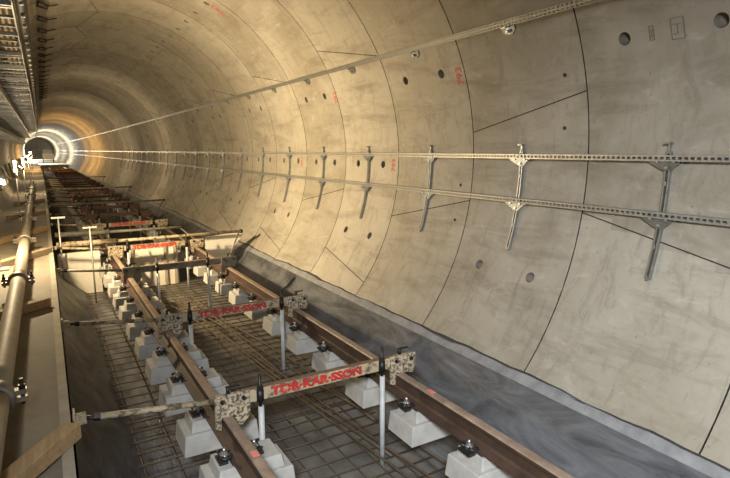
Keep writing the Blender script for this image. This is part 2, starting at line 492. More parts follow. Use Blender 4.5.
# folded edge strip along its top
es = MB(); v = []
TS = [-1.5 + i * .12 for i in range(130)] + [14.1 + i * .8 for i in range(60)]
for t in TS:
    e1 = -41.5 + .10 * math.sin(t * 2.3) + .12 * math.sin(t * 6.1 + 1) + .08 * math.sin(t * 15); e0 = -43.35
    v += [wall_pt(t, e0, RAD - .03), wall_pt(t, e1, RAD - .022 - .008 * math.sin(t * 3.7)), wall_pt(t, e1 + .35, RAD - .001), wall_pt(t, e0 + .12, RAD - .004)]
es.add(v, [(4 * i + c, 4 * i + c + 1, 4 * i + 5 + c, 4 * i + 4 + c) for i in range(len(TS) - 1) for c in range(3)] + [(4 * i + 3, 4 * i, 4 * i + 4, 4 * i + 7) for i in range(len(TS) - 1)], smooth=False)
simple('membrane_edge', (0.30, 0.30, 0.305), 0.5, var=(0.17, 0.17, 0.175), vscale=6, bmp=.3)
tag(es.build('edge_strip', 'membrane_edge', parent=memR), 'paler folded edge strip')
lp_ = MB(); v = []
for t in TS:
    e = -41.42 + .10 * math.sin(t * 2.3) + .12 * math.sin(t * 6.1 + 1) + .08 * math.sin(t * 15); q_ = .30 + .16 * math.sin(t * 1.7) + .10 * math.sin(t * 5.3 + 2)
    v += [wall_pt(t, e - .1, RAD - .034), wall_pt(t, e + q_, RAD - .014), wall_pt(t, e + q_ + .1, RAD - .001)]
lp_.add(v, [(3 * i + c, 3 * i + c + 1, 3 * i + 4 + c, 3 * i + 3 + c) for i in range(len(TS) - 1) for c in range(2)])
simple('membrane_lip', (0.05, 0.05, 0.052), 0.6)
tag(lp_.build('upper_lip', 'membrane_lip', parent=memR), 'dark ragged upper lip')
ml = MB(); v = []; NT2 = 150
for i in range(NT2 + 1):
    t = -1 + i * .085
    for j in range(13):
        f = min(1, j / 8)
        x = .012 + .50 * f ** 1.1 + max(0, j - 8) * .15  # flat run under the mat is added, its dark colour imitates floor shade
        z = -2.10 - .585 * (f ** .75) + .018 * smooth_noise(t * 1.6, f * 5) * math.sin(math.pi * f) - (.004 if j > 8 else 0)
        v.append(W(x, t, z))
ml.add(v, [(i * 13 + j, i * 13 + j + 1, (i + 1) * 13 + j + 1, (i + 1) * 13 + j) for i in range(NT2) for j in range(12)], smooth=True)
tag(ml.build('membrane_or_shade_sheet', 'membrane_plastic', fixn=False), 'dark grey plastic membrane sheet draped below the left walkway edge, flat part imitating shade', 'membrane')

m = MB(); v = []  # black sheet added to darken the floor where the track lies in shade
for i in range(60):
    t = 11.5 + i * 1.25
    for x in (.02, .9, 1.8, 2.7): v.append(W(x, t, FLZ + .012 + .008 * smooth_noise(x * 2, t)))
m.add(v, [(i * 4 + j, i * 4 + j + 1, i * 4 + j + 5, i * 4 + j + 4) for i in range(59) for j in range(3)], smooth=True)
simple('floor_shade_black', (0.018, 0.017, 0.016), 0.6, var=(0.035, 0.032, 0.028), vscale=4)
tag(m.build('membrane_or_shade_sheet', 'floor_shade_black', fixn=False), 'black sheet added as shade on the floor beyond the white end boards', 'membrane')

# ------------------------------------------------------------------ walkway on the left
wk = empty('walkway', W(0, -3, FLZ), 'long beige boarded walkway along the left wall with a pale edge board', 'walkway')
def walk_prof(path_t, prof):
    m = MB(); base = Vector(wk.location)
    m.prism(prof, [W(0, t, 0) - base for t in path_t], lambda i: (Vector((1, 0, 0)), Vector((0, 0, 1))))
    return m
PT = [-3 + i * 2 for i in range(50)]
walk_prof(PT, [(-1.18, -1.64), (-.06, -1.64), (-.06, -1.70), (-1.18, -1.70)]).build('deck', 'deck_board', wk)
walk_prof(PT, [(-.06, -1.622), (-.002, -1.622), (-.002, -1.80), (-.06, -1.80)]).build('edge_board', 'edge_board', wk)
walk_prof(PT, [(-.30, -1.70), (-.02, -1.801), (-.02, FLZ), (-.30, FLZ)]).build('side_wall', 'invert_concrete', wk)
for (pa, pb, w, h, mt, lab) in (
    ((-.44, 2.72, -1.575), (.005, 3.36, -1.575), .10, .09, 'timber', 'near timber baulk lying diagonally from the pump pipe to the walkway edge'),
    ((-.62, 6.18, -1.59), (-.10, 6.60, -1.59), .10, .09, 'timber', 'second timber baulk under the pump pipe, pointing to the walkway edge'),
    ((-.75, 9.05, -1.59), (-.06, 10.1, -1.59), .12, .09, 'timber_grey', 'grey third timber baulk crossing below the pump pipe'),
    ((-.85, 11.5, -1.59), (-.10, 13.1, -1.59), .12, .09, 'timber', 'fourth timber baulk crossing below the pump pipe'),
    ((-.85, 15.6, -1.59), (-.10, 16.6, -1.59), .12, .09, 'timber_grey', 'distant fifth timber baulk crossing below the pump pipe'),
    ((-.85, 19.6, -1.59), (-.10, 20.6, -1.59), .12, .09, 'timber', 'most distant timber baulk crossing below the pump pipe')):
    m = MB(); A, B = W(*pa), W(*pb); m.bar(A, B, w, h)
    tag(m.build('timber_baulk', mt, loc=(A + B) / 2, bevel=.004), lab, 'timber', 'timber baulks on the walkway')

# pump pipe
pp = empty('pump_pipe', W(-.375, -1, -1.455), 'long beige steel pump pipe with bolted couplings lying along the walkway', 'pipe')
pb_ = Vector(pp.location)
def px(t): return -.375 - max(0, t - 8) * .0055
cuts = [-1.0, .45, 3.75, 7.2, 10.5, 13.8, 17.1, 20.4, 23.7, 27.0, 30.3]
for a, b in zip(cuts[:-1], cuts[1:]):
    n = 8
    m = MB(); m.tube([W(px(a + (b - a) * i / n), a + (b - a) * i / n, -1.455) - pb_ for i in range(n + 1)], .074, 28)
    m.build('pipe_section', 'pump_pipe_paint', pp)
for i, c in enumerate(cuts[1:-1]):
    m = MB(); C = W(px(c), c, -1.455) - pb_
    prof = [(-.055, .074), (-.055, .098), (-.03, .105), (.03, .105), (.055, .098), (.055, .074)]
    N = 28; vs = []
    for k in range(N):
        th = 2 * math.pi * k / N
        for y, r in prof: vs.append(C + Vector((r * math.cos(th), y, r * math.sin(th))))
    m.add(vs, [(k * 6 + j, k * 6 + j + 1, ((k + 1) % N) * 6 + j + 1, ((k + 1) % N) * 6 + j) for k in range(N) for j in range(5)], smooth=True)
    for s in (-1, 1):
        m.box(C + Vector((s * .125, 0, .022)), (.07, .06, .03)); m.box(C + Vector((s * .125, 0, -.022)), (.07, .06, .03))
    cp = m.build('coupling', 'coupling_steel', pp)
    for s in (-1, 1):
        b = MB(); q = C + Vector((s * .135, 0, 0))
        b.tube([q + Vector((0, 0, -.06)), q + Vector((0, 0, .10))], .011, 8)
        b.tube([q + Vector((0, 0, .037)), q + Vector((0, 0, .062))], .021, 6, smooth=False)
        b.build('bolt', 'black_steel', cp)

# ------------------------------------------------------------------ rails
def rail_prof():
    h = [(-.075, 0), (.075, 0), (.075, .012), (.022, .030), (.009, .045), (.009, .120), (.016, .133), (.036, .140), (.0365, .160), (.030, .170), (.015, .1735)]
    return h + [(-x, z) for x, z in reversed(h[2:])]
def railx(side, t): return (.985 if side < 0 else 2.478) - .0040 * max(0, t - 3) * (0.6 if side < 0 else 1)
FOOT = -2.073
for side, lab in ((-1, 'long rusty brown steel rail on the left, carried by concrete blocks'), (1, 'long rusty brown steel rail on the right, next to the dark membrane')):
    base = W(railx(side, 0), 0, FOOT)
    path_t = [.3 + i * 1.2 for i in range(62)]
    m = MB(); pr = rail_prof(); npr = len(pr)
    def rx(t): return (.985 if side < 0 else 2.478) - .004 * min(max(0, t - 3), 9) * (0.7 if side < 0 else 1)
    m.prism(pr, [W(rx(t), t, FOOT) - base for t in path_t], lambda i: (Vector((1, 0, 0)), Vector((0, 0, 1))))
    heads = {k for k in range(npr) if pr[k][1] > .15 and pr[(k + 1) % npr][1] > .15}
    for fi, f in enumerate(m.f[:len(path_t[:-1]) * npr]):
        if fi % npr in heads: m.m[fi] = 1
    r = empty('rail', base, lab, 'rail')
    m.build('rail_section', ['rail_rust', 'rail_head_steel'], r)
    k = MB(); tt = 3.12 if side < 0 else 3.27
    k.box(W(rx(tt), tt, FOOT + .1745) - base, (.045, .07, .003)); tag(k.build('paint_mark', 'pink_mark', r), 'small pink paint mark on the rail head')

# ------------------------------------------------------------------ sleeper blocks
def make_block(off, name_label, w=0.0):
    root = empty('sleeper_block', (0, 0, 0), name_label, 'sleeper block', 'concrete blocks under the rails')
    m = MB()
    m.frustum((off, 0, -.262), (.60 - w, .36), (.565 - w, .335), .165)
    m.frustum((off, 0, -.100), (.46 - w, .28), (.43 - w, .25), .088)
    m.build('block', 'block_concrete', root, bevel=.008)
    p = MB(); p.box((0, 0, -.006), (.16, .20, .012)); p.build('rail_pad', 'pad_rubber', root)
    for s in (-1, 1):
        c = MB()
        # tension clamp: shoulder, two spring loops and a bolt
        c.box((s * .125, 0, -.004), (.06, .12, .018))
        for q in (-1, 1):
            pts = [(s * .085, q * .012, .03), (s * .065, q * .03, .026), (s * .075, q * .058, .024), (s * .115, q * .066, .03), (s * .142, q * .05, .036), (s * .135, q * .028, .03), (s * .11, q * .018, .026)]
            c.tube(pts, .0085, 7)
        cl = c.build('rail_clip', 'clip_steel', root)
        b = MB(); b.tube([(s * .105, 0, 0), (s * .105, 0, .045)], .021, 6, smooth=False)
        b.tube([(s * .105, 0, .045), (s * .105, 0, .075)], .011, 8); b.tube([(s * .105, 0, .028), (s * .105, 0, .033)], .03, 12)
        b.build('bolt', 'nut_zinc', cl)
    return root
KB = {-1: 32, 1: 32}
for side in (-1, 1):
    proto = make_block(.045, '') if side < 0 else make_block(.045, '', .16)
    for k in range(31):
        t = 2.69 + .764 * k
        o = proto if k == 0 else copy_tree(proto)
        rx = (.985 if side < 0 else 2.478) - .004 * min(max(0, t - 3), 9) * (0.7 if side < 0 else 1)
        o.location = W(rx, t, FOOT + 0.0)
        nm = 'left' if side < 0 else 'right'
        if k == 0: o['label'] = 'grey concrete block under the %s rail, nearest to the camera' % nm
        else:
            o['label'] = 'grey concrete block under the %s rail, %s from the near end' % (nm, ORD[k + 1])

# ------------------------------------------------------------------ gauge bars (track support frames)
TXT = text_mesh('TOR·KAR·SSON', .098, .0012, .006, 'red_paint', 'lettering')
tb_ = [v.co.x for v in TXT.vertices]; tw = max(tb_) - min(tb_)
th_ = [v.co.y for v in TXT.vertices]; hh = max(th_) - min(th_)
for v in TXT.vertices: v.co.x *= .78 / tw; v.co.y *= .074 / hh
BH = 0.95       # beam top above the floor (local z)
def make_gauge(style):
    # local origin: floor level midway between the rails (x = 1.7315)
    mats = {'cream': ('cream_paint', 'plate_paint'), 'grey': ('grey_paint', 'grey_paint'), 'rust': ('rust_bar', 'rust_bar')}[style]
    root = empty('gauge_bar', (0, 0, 0))
    L = -1.7315
    m = MB(); m.box(((1.12 + 2.42) / 2 + L, 0, BH - .048), (1.32, .06, .096))
    bm = m.build('beam', [mats[0], 'beam_top_rust'], root, bevel=.004)
    if style != 'rust': bm.data.polygons[1].material_index = 1
    for s in (-1, 1):
        rl = (.985 if s < 0 else 2.475) + L
        g = MB()
        # plate straddling the rail head, notch cut from below
        a, b = (-.092, .165) if s < 0 else (-.10, .150)
        lo1, lo2 = (-.235, -.225) if s < 0 else (-.235, -.15)
        prof = [(a, .012), (a, lo1), (-.052, lo1 - .01), (-.045, -.150), (.045, -.150), (.062, lo2), (.10 if s < 0 else .12, lo2 - .015), (b, lo2 + .05), (b, .012)]
        g.prism([(x, z) for x, z in prof], [Vector((rl, -.052, BH)), Vector((rl, -.030, BH))], lambda i: (Vector((1, 0, 0)), Vector((0, 0, 1))))
        g.box((rl + (a + b) / 2, 0, BH - .03), (b - a - .03, .060, .045))
        gp = g.build('gauge_plate', mats[1], root, bevel=.003)
        for bx in (a + .05, b - .05):
            q = MB(); q.tube([(rl + bx, -.07, BH - .03), (rl + bx, -.05, BH - .03)], .016, 6, smooth=False); q.build('bolt', 'black_steel', gp)
        q = MB(); q.tube([(rl + .02, 0, BH), (rl + .02, 0, BH + .05)], .014, 8); q.box((rl + .055, 0, BH + .05), (.10, .02, .012))
        q.build('locking_lever', 'black_steel', gp)
    # side rod to the walkway edge
    A, B = Vector((.89 + L, 0, BH - .035)), Vector((.05 + L, 0, BH + .060))
    d = (B - A).normalized()
    r1 = MB(); r1.tube([A, A + d * .74], .021, 12); sr = r1.build('side_rod', mats[0] if style != 'rust' else 'rust_bar', root)
    r2 = MB(); r2.tube([A + d * .73, B - d * .03], .014, 10); r2.tube([A + d * .725, A + d * .765], .026, 6, smooth=False); r2.build('threaded_end', 'black_steel', sr)
    r3 = MB(); r3.box(B + Vector((.0, .022, 0)), (.08, .012, .06)); r3.box(B + Vector((0, -.022, 0)), (.08, .012, .06)); r3.box(B + Vector((-.028, 0, .0)), (.012, .09, .12))
    r3.tube([B + Vector((0, -.04, 0)), B + Vector((0, .04, 0))], .014, 8)
    r3.build('end_fork', 'cream_paint', sr)
    for x in ((1.38, 2.15) if style == 'grey' else (1.228, 2.285)):
        y = -.052
        lg = MB(); lg.tube([(x + L, y, .0), (x + L + .004, y, .82)], .022, 14)
        leg = lg.build('support_leg', 'white_sleeve', root)
        sp = MB(); sp.tube([(x + L, y, .81), (x + L, y, BH + .12)], .013, 10); sp.tube([(x + L, y, BH - .09), (x + L, y, BH - .0)], .027, 12); sp.tube([(x + L, y, BH + .0), (x + L, y, BH + .03)], .024, 6, smooth=False)
        sp.build('spindle', 'black_steel', leg)
    if style == 'cream':
        o = bpy.data.objects.new('lettering', TXT); col.objects.link(o); o.parent = root
        o.rotation_euler = (R_(90), 0, 0); o.location = (1.715 + L + .0, -.0315, BH - .050)
        tag(o, 'red block lettering')
    return root
protos = {s: make_gauge(s) for s in ('cream', 'grey', 'rust')}
used = set()
BARS = [(3.74, 'cream', 'cream chipped gauge bar with red lettering across the track, nearest to the camera'),
        (5.97, 'cream', 'cream gauge bar with red lettering, second from the camera'),
        (8.79, 'grey', 'plain grey gauge bar without lettering, standing just before the white end boards'),
        (10.90, 'cream', 'cream gauge bar with red lettering right above the white end boards'),
        (14.52, 'cream', 'cream gauge bar with red lettering, first one beyond the white end boards')]
t = 16.86; i = 2
while t < 62:
    BARS.append((t, 'rust', 'dark rusty gauge bar over the shaded track, %s one beyond the white end boards' % ORD[i])); t += 2.292; i += 1
for (t, st, lab) in BARS:
    p = protos[st]
    o = p if st not in used else copy_tree(p); used.add(st)
    o.location = W(1.7315 - .004 * min(max(0, t - 3), 9), t, FLZ)
    tag(o, lab, 'gauge bar', 'gauge bars across the track')

# long bracing tubes across the track with a raking strut
def brace(t, lab, z=-1.68, x0=.06, x1=3.42, mat='cream_paint'):
    base = W(x0, t, FLZ)
    r = empty('bracing_tube', base, lab, 'bracing tube', 'bracing tubes across the track')
    m = MB(); m.tube([W(x0, t, z) - base, W(1.05, t, z - .01) - base], .05, 14); m.tube([W(1.05, t, z - .01) - base, W(x1, t, z - .02) - base], .030, 12)
    m.build('tube', mat, r)
    e = MB(); e.tube([W(x1, t, z - .02) - base, W(x1 + .05, t, z - .02) - base], .042, 10); e.build('end_cap', 'black_steel', r)
    s = MB(); s.tube([W(x1 - .02, t, z - .03) - base, W(3.08, t - .15, -2.3) - base], .016, 8); s.build('raking_strut', 'grey_paint', r)
brace(11.15, 'long cream bracing tube above the white end boards, sticking out to the right wall')
brace(12.5, 'thin grey bracing tube over the track just beyond the white end boards', x1=2.5, mat='grey_paint')
brace(19.6, 'second long bracing tube further along the shaded track', mat='grey_paint')
brace(27.6, 'third long bracing tube over the shaded track', mat='cream_paint')
brace(39.2, 'fourth and farthest long bracing tube over the shaded track', mat='grey_paint')

# ------------------------------------------------------------------ white stop-end boards
def board(poly, t, lab):
    m = MB(); base = W(poly[0][0], t, FLZ)
    pr = [(x, z) for x, z in poly]
    m.prism(pr, [W(0, t, 0) - base, W(0, t + .03, 0) - base], lambda i: (Vector((1, 0, 0)), Vector((0, 0, 1))))
    r = empty('end_board', base, lab, 'board', 'white end boards across the track')
    m.build('panel', 'white_board', r)
    return r, base
r, b0 = board([(.06, -2.695), (.76, -2.695), (.76, -1.86), (.06, -1.88)], 11.35, 'white end board standing left of the left rail below the walkway')
r, b0 = board([(1.28, -2.695), (2.18, -2.695), (2.18, -1.86), (1.28, -1.86)], 11.35, 'white end board standing between the two rails')
for x in (1.32, 1.93, 2.12):
    m = MB(); m.box(W(x, 11.325, -2.28) - b0, (.05, .04, .80)); m.build('batten', 'edge_board', r)
board([(2.74, -2.33), (3.10, -2.33), (3.55, -1.80), (3.5, -1.74), (2.74, -1.80)], 11.35, 'white end board cut to the curve right of the right rail')
# T posts in front of the dark gap
for (x, t, zt, w_, lab) in ((.125, 11.1, -1.18, .22, 'thin pale T-shaped post by the walkway edge, taller of the two'), (.585, 10.6, -1.33, .22, 'thin pale T-shaped post beside the left rail, shorter of the two')):
    m = MB(); B = W(x, t, FLZ); m.tube([B, W(x, t, zt)], .014, 8); m.bar(W(x - w_ / 2, t, zt), W(x + w_ / 2, t, zt), .03, .03)
    tag(m.build('marker_post', 'galvanised_pale', loc=B), lab, 'post')

# ------------------------------------------------------------------ reinforcement on the floor
def mat_panel(t0, t1, x0, x1, dx, dt, z, lab):
    m = MB(); B = W((x0 + x1) / 2, (t0 + t1) / 2, z)
    x = x0
    while x <= x1 + 1e-6:
        m.tube([W(x, t0 + (t1 - t0) * i / 6, z) for i in range(7)], .0075, 6); x += dx
    tt = t0 + .06
    while tt <= t1:
        m.tube([W(x0 - .06, tt, z + .013), W(x1 + .06, tt, z + .013)], .0075, 6); tt += dt
    tag(m.build('rebar_mat', 'rebar_steel', loc=B), lab, 'reinforcement', 'steel mesh mats on the floor')
mat_panel(.6, 4.9, 1.10, 2.62, .19, .19, -2.66, 'rusty steel mesh mat between the rails below the nearest lettered gauge bar')
mat_panel(4.7, 8.0, 1.10, 2.62, .19, .19, -2.64, 'rusty steel mesh mat between the rails below the second lettered gauge bar')
mat_panel(7.8, 11.2, 1.10, 2.62, .19, .19, -2.66, 'rusty steel mesh mat between the rails in front of the white end boards')
mat_panel(.6, 5.8, .50, 1.05, .27, .21, -2.66, 'rusty steel mesh mat left of the left rail, nearest to the camera')
mat_panel(5.6, 11.2, .50, 1.05, .27, .21, -2.64, 'rusty steel mesh mat left of the left rail, in front of the left white board')
RB = [((1.62, 9.6), (2.42, 2.4)), ((1.70, 9.8), (2.55, 2.6)), ((1.78, 9.9), (2.30, 3.6)), ((1.92, 10), (2.62, 3.0)), ((2.05, 9.8), (2.5, 4.2)), ((1.85, 9.5), (2.2, 4.9))]
for i, ((xa, ta), (xb, tb2)) in enumerate(RB):
    m = MB(); pts = []
    for q in range(13):
        f = q / 12; pts.append(W(xa + (xb - xa) * f + .04 * math.sin(f * 5 + i), ta + (tb2 - ta) * f, -2.605 + .012 * i + .015 * math.sin(f * 9 + i * 2)))
    m.tube(pts, .011, 7)
    tag(m.build('rebar_rod', 'rebar_steel', loc=pts[6]), 'loose reinforcing rod on the steel mesh, ' + ('leftmost of the bundle' if i == 0 else '%s from the left in the bundle' % ORD[i + 1]), 'reinforcement', 'loose rods on the mesh')

# ------------------------------------------------------------------ cable channels on the right wall
def channel(deg, r, h, d, lab, slots_to, pitch, rows_=1, face_tilt=0.0, mat='galvanised_pale'):
    """slotted C channel, open side towards the wall, front face towards the tunnel axis"""
    a = R_(deg + face_tilt); inn = Vector((-math.cos(a), 0, -math.sin(a))); tan = Vector((-math.sin(a), 0, math.cos(a)))
    def P(t, u, w): return wall_pt(t, deg, r) + tan * u + inn * w
    m = MB()
    t0, t1 = -1.0, slots_to
    # slotted front
    sl = pitch * .62
    rowsz = h / rows_
    t = t0
    while t < t1 - 1e-6:
        e = t + pitch
        for k in range(rows_):
            u0 = -h / 2 + k * rowsz; u1 = u0 + rowsz; a0, a1 = u0 + rowsz * .27, u1 - rowsz * .27
            s0, s1 = t + (pitch - sl) / 2, e - (pitch - sl) / 2
            vs = [P(t, u0, 0), P(e, u0, 0), P(e, u1, 0), P(t, u1, 0), P(s0, a0, 0), P(s1, a0, 0), P(s1, a1, 0), P(s0, a1, 0)]
            m.add(vs, [(0, 1, 5, 4), (1, 2, 6, 5), (2, 3, 7, 6), (3, 0, 4, 7)])
        t = e
    # plain front beyond, plus flanges and back lips
    TS2 = [t0 + i * 1.2 for i in range(int((t1 - t0) / 1.2) + 1)] + [t1 + i * 4 for i in range(26)]
    TS2 = sorted(set(TS2))
    def strip(u0, w0, u1, w1, tl):
        vs = []
        for t in tl: vs += [P(t, u0, w0), P(t, u1, w1)]
        m.add(vs, [(2 * i, 2 * i + 1, 2 * i + 3, 2 * i + 2) for i in range(len(tl) - 1)])
    strip(-h / 2, 0, h / 2, 0, [t for t in TS2 if t >= t1])
    strip(h / 2, 0, h / 2, -d, TS2); strip(-h / 2, 0, -h / 2, -d, TS2)
    strip(h / 2, -d, h / 2 - h * .28, -d, TS2); strip(-h / 2, -d, -h / 2 + h * .28, -d, TS2)
    return tag(m.build('cable_channel', mat, fixn=False), lab, 'cable channel', 'slotted channels along the right wall')
channel(27.4, 2.90, .064, .04, 'topmost galvanised slotted channel running along the right wall, high up', 21.0, .05, 2, face_tilt=-12, mat='channel_dull')
channel(.55, 2.92, .050, .04, 'middle galvanised slotted channel along the right wall, upper of the close pair', 21.0, .05, 1)
channel(-8.7, 2.92, .052, .04, 'lowest galvanised slotted channel along the right wall, lower of the close pair', 21.0, .05, 1, face_tilt=14)

# wall brackets holding the lower pair
BB = Vector((CX + RAD * math.cos(R_(-19)), 0, CZ + RAD * math.sin(R_(-19)) + ZO))
def lp(deg, r, y=0.0): return Vector((CX + r * math.cos(R_(deg)), y, CZ + r * math.sin(R_(deg)) + ZO)) - BB
br = empty('wall_bracket', (0, 0, 0), None, 'bracket', 'brackets of the lower channel pair')
m = MB(); A = [1.6 - i * 1.03 for i in range(21)]
for s in (-1, 1):
    vs = []
    for a in A:
        vs += [lp(a, RAD, s * .022), lp(a, RAD - .035, s * .022), lp(a, RAD - .035, s * .010), lp(a, RAD, s * .010)]
    m.add(vs, [(4 * i + c, 4 * i + (c + 1) % 4, 4 * i + 4 + (c + 1) % 4, 4 * i + 4 + c) for i in range(20) for c in range(4)] + [(0, 1, 2, 3), (80, 81, 82, 83)])
for i in range(0, 21, 5):
    m.bar(lp(A[i] - .35, RAD - .025), lp(A[i] + .35, RAD - .025), .03, .012, up=(0, 1, 0))
m.build('strut', 'galvanised', br)
for deg, nm in ((.0, 'upper'), (-9.3, 'lower')):
    g = MB()
    prof = [(-.16, .03), (.10, .03), (.10, -.02), (.04, -.075), (-.03, -.075), (-.16, -.01)]
    a = R_(deg); tan = Vector((-math.sin(a), 0, math.cos(a))); inn = Vector((-math.cos(a), 0, -math.sin(a)))
    g.prism(prof, [lp(deg, RAD - .036), lp(deg, RAD - .042)], lambda i: (Vector((0, -1, 0)), tan))
    g.bar(lp(deg + .4, RAD - .03, .03), lp(deg + .4, RAD - .085, .03), .04, .006); g.bar(lp(deg + .4, RAD - .03, -.05), lp(deg + .4, RAD - .085, -.05), .04, .006)
    gp = g.build('mount_plate', 'bracket_zinc', br)
    for y, dz in ((-.08, 0), (.06, 0), (.0, -.05), (.13, .01)):
        q = MB(); c = lp(deg, RAD - .04, -y) + tan * dz; q.tube([c, c + inn * .018], .011, 6, smooth=False)
        q.build('bolt', 'nut_zinc', gp)
t = MB(); t.bar(lp(1.3, RAD - .02), lp(3.0, RAD - .02), .02, .02, up=(0, 1, 0)); t.box(lp(2.9, RAD - .04), (.05, .05, .014)); t.build('top_hook', 'galvanised', br)
for k in range(23):
    tt = 2.70 + PITCH * k
    o = br if k == 0 else copy_tree(br)
    o.location = BB + Vector((xc(tt), tt, 0))
    o['label'] = 'galvanised curved bracket carrying the lower two channels, ' + ('nearest to the camera' if k == 0 else '%s from the camera' % ORD[k + 1])
# short brackets of the topmost channel
UB = Vector((CX + RAD * math.cos(R_(25.6)), 0, CZ + RAD * math.sin(R_(25.6)) + ZO))
def lu(deg, r, y=0.0): return Vector((CX + r * math.cos(R_(deg)), y, CZ + r * math.sin(R_(deg)) + ZO)) - UB
ub = empty('channel_bracket', (0, 0, 0), None, 'bracket', 'brackets of the topmost channel')
g = MB(); a = R_(25.6); tan = Vector((-math.sin(a), 0, math.cos(a))); inn = Vector((-math.cos(a), 0, -math.sin(a)))
g.prism([(-.09, .05), (.09, .05), (.09, -.01), (.04, -.05), (-.04, -.05), (-.09, -.01)], [lu(25.6, RAD), lu(25.6, RAD - .012)], lambda i: (Vector((0, 1, 0)), tan))
g.bar(lu(26.3, RAD), lu(26.5, RAD - .075), .06, .01)
g.build('plate', 'bracket_zinc', ub)
q = MB(); q.tube([lu(25.5, RAD - .01), lu(25.5, RAD - .045)], .02, 6, smooth=False); q.tube([lu(25.5, RAD - .012), lu(25.5, RAD - .016)], .032, 12); q.build('bolt', 'nut_zinc', ub)
for k in range(24):
    tt = 2.66 + 1.64 * k
    o = ub if k == 0 else copy_tree(ub)
    o.location = UB + Vector((xc(tt), tt, 0))
    o['label'] = 'small zinc bracket below the topmost channel, ' + ('nearest to the camera at the frame top' if k == 0 else '%s from the camera' % ORD[k + 1])

# ------------------------------------------------------------------ left side services
def ladder(xa, xb, z, t0, t1, step, lab, cables):
    base = W((xa + xb) / 2, t0, z)
    r = empty('cable_ladder', base, lab, 'cable tray', 'cable ladders on the left wall')
    PTS = [t0 + i * 3 for i in range(int((t1 - t0) / 3) + 1)]
    for x in (xa, xb):
        m = MB(); m.prism([(-.008, -.05), (.008, -.05), (.008, .05), (-.008, .05)], [W(x, t, z) - base for t in PTS], lambda i: (Vector((1, 0, 0)), Vector((0, 0, 1))))
        m.build('side_rail', 'galvanised', r)
    t = t0 + .1
    m = MB(); m.box((0, 0, -.03), (xb - xa, .06, .022)); rg = m.build('rung', 'galvanised', r); rg.location = W((xa + xb) / 2, t, z) - base
    while t + step < t1:
        t += step; c = rg.copy(); col.objects.link(c); c.location = W((xa + xb) / 2, t, z) - base
    t = t0 + .4
    while t < t1:
        h = MB(); xw = CX - math.sqrt(max(.01, (RAD - .02) ** 2 - (z - CZ) ** 2))
        h.bar(W(xb, t, z - .065) - base, W(max(xa - .25, xw), t, z - .065) - base, .045, .045)
        h.build('cantilever_arm', 'galvanised', r); t += PITCH
    for i, (cx, rr, mt) in enumerate(cables):
        c = MB(); c.tube([W(cx, t, z - .018 + rr) - base for t in PTS], rr, 8)
        tag_o = c.build('cable', mt); tag_o.location = base
        tag(tag_o, '%s cable lying in the %s, %s from the track side' % ('pale beige' if 'beige' in mt else 'black', lab.split(' along')[0], ORD[i + 1]), 'cable', 'cables in the left wall ladders')
ladder(-.62, -.14, 1.45, 1.2, 50, .50, 'topmost galvanised cable ladder along the left wall', [(-.2, .02, 'cable_beige'), (-.26, .02, 'cable_beige'), (-.33, .025, 'cable_beige'), (-.42, .03, 'cable_dark'), (-.52, .03, 'cable_dark')])
ladder(-.98, -.52, 1.02, 1.2, 50, .50, 'middle galvanised cable ladder along the left wall', [(-.6, .02, 'cable_beige'), (-.68, .025, 'cable_dark'), (-.78, .03, 'cable_dark')])
ladder(-1.22, -.86, .55, 1.2, 50, .50, 'lowest galvanised cable ladder along the left wall', [(-.95, .025, 'cable_dark'), (-1.05, .03, 'cable_dark')])
# dark cable hanging on the outer edge of the ladder
m = MB(); PTS = [1.2 + i * .5 for i in range(140)]
for dx, dz in ((0, 0),):
    m.tube([W(-.060 + dx, t, 1.44 + dz + .012 * math.sin(t * 3.8)) for t in PTS], .05, 10)
cb = tag(m.build('cable_bundle', 'cable_dark', loc=W(-.05, 1.2, 1.45)), 'dark cable bundle tied along the outer edge of the topmost ladder', 'cable')
t = 2.0
o_ = W(-.05, 1.2, 1.45)
while t < 40:
    q = MB(); q.tube([W(-.055, t, 1.365) - o_, W(-.055, t, 1.40) - o_], .022, 8); q.build('cable_tie', 'galvanised_pale', cb); t += .55
# hooks on the vault
hk = empty('ceiling_hook', (0, 0, 0), None, 'hook', 'wire hooks on the vault')
HB = wall_pt(0, 114, RAD) 
def hp(t, a, r): return Vector((CX + r * math.cos(R_(a)), t, CZ + r * math.sin(R_(a)) + ZO)) - HB
m = MB()
m.tube([hp(0, 116.4, 2.97), hp(.45, 113.2, 2.95), hp(.80, 113.4, 2.96), hp(.36, 116.6, 2.97), hp(0, 116.4, 2.97)], .013, 6)
m.build('wire_loop', 'cable_dark', hk)
m = MB(); m.tube([hp(.62, 113.6, 2.97), hp(.75, 109.5, 2.975)], .012, 6); m.tube([hp(.62, 113.6, 2.97), hp(.62, 113.6, 3.0)], .012, 6); m.tube([hp(.36, 116.6, 2.97), hp(.36, 116.6, 3.0)], .012, 6)
m.build('stub', 'cable_dark', hk)
for k in range(20):
    tt = 9.0 + k * 1.22
    o = hk if k == 0 else copy_tree(hk)
    o.location = HB + Vector((xc(tt), tt, 0)); o['label'] = 'dark bent wire hook on the vault above the cable ladder, ' + ('nearest to the camera' if k == 0 else '%s from the camera' % ORD[k + 1])

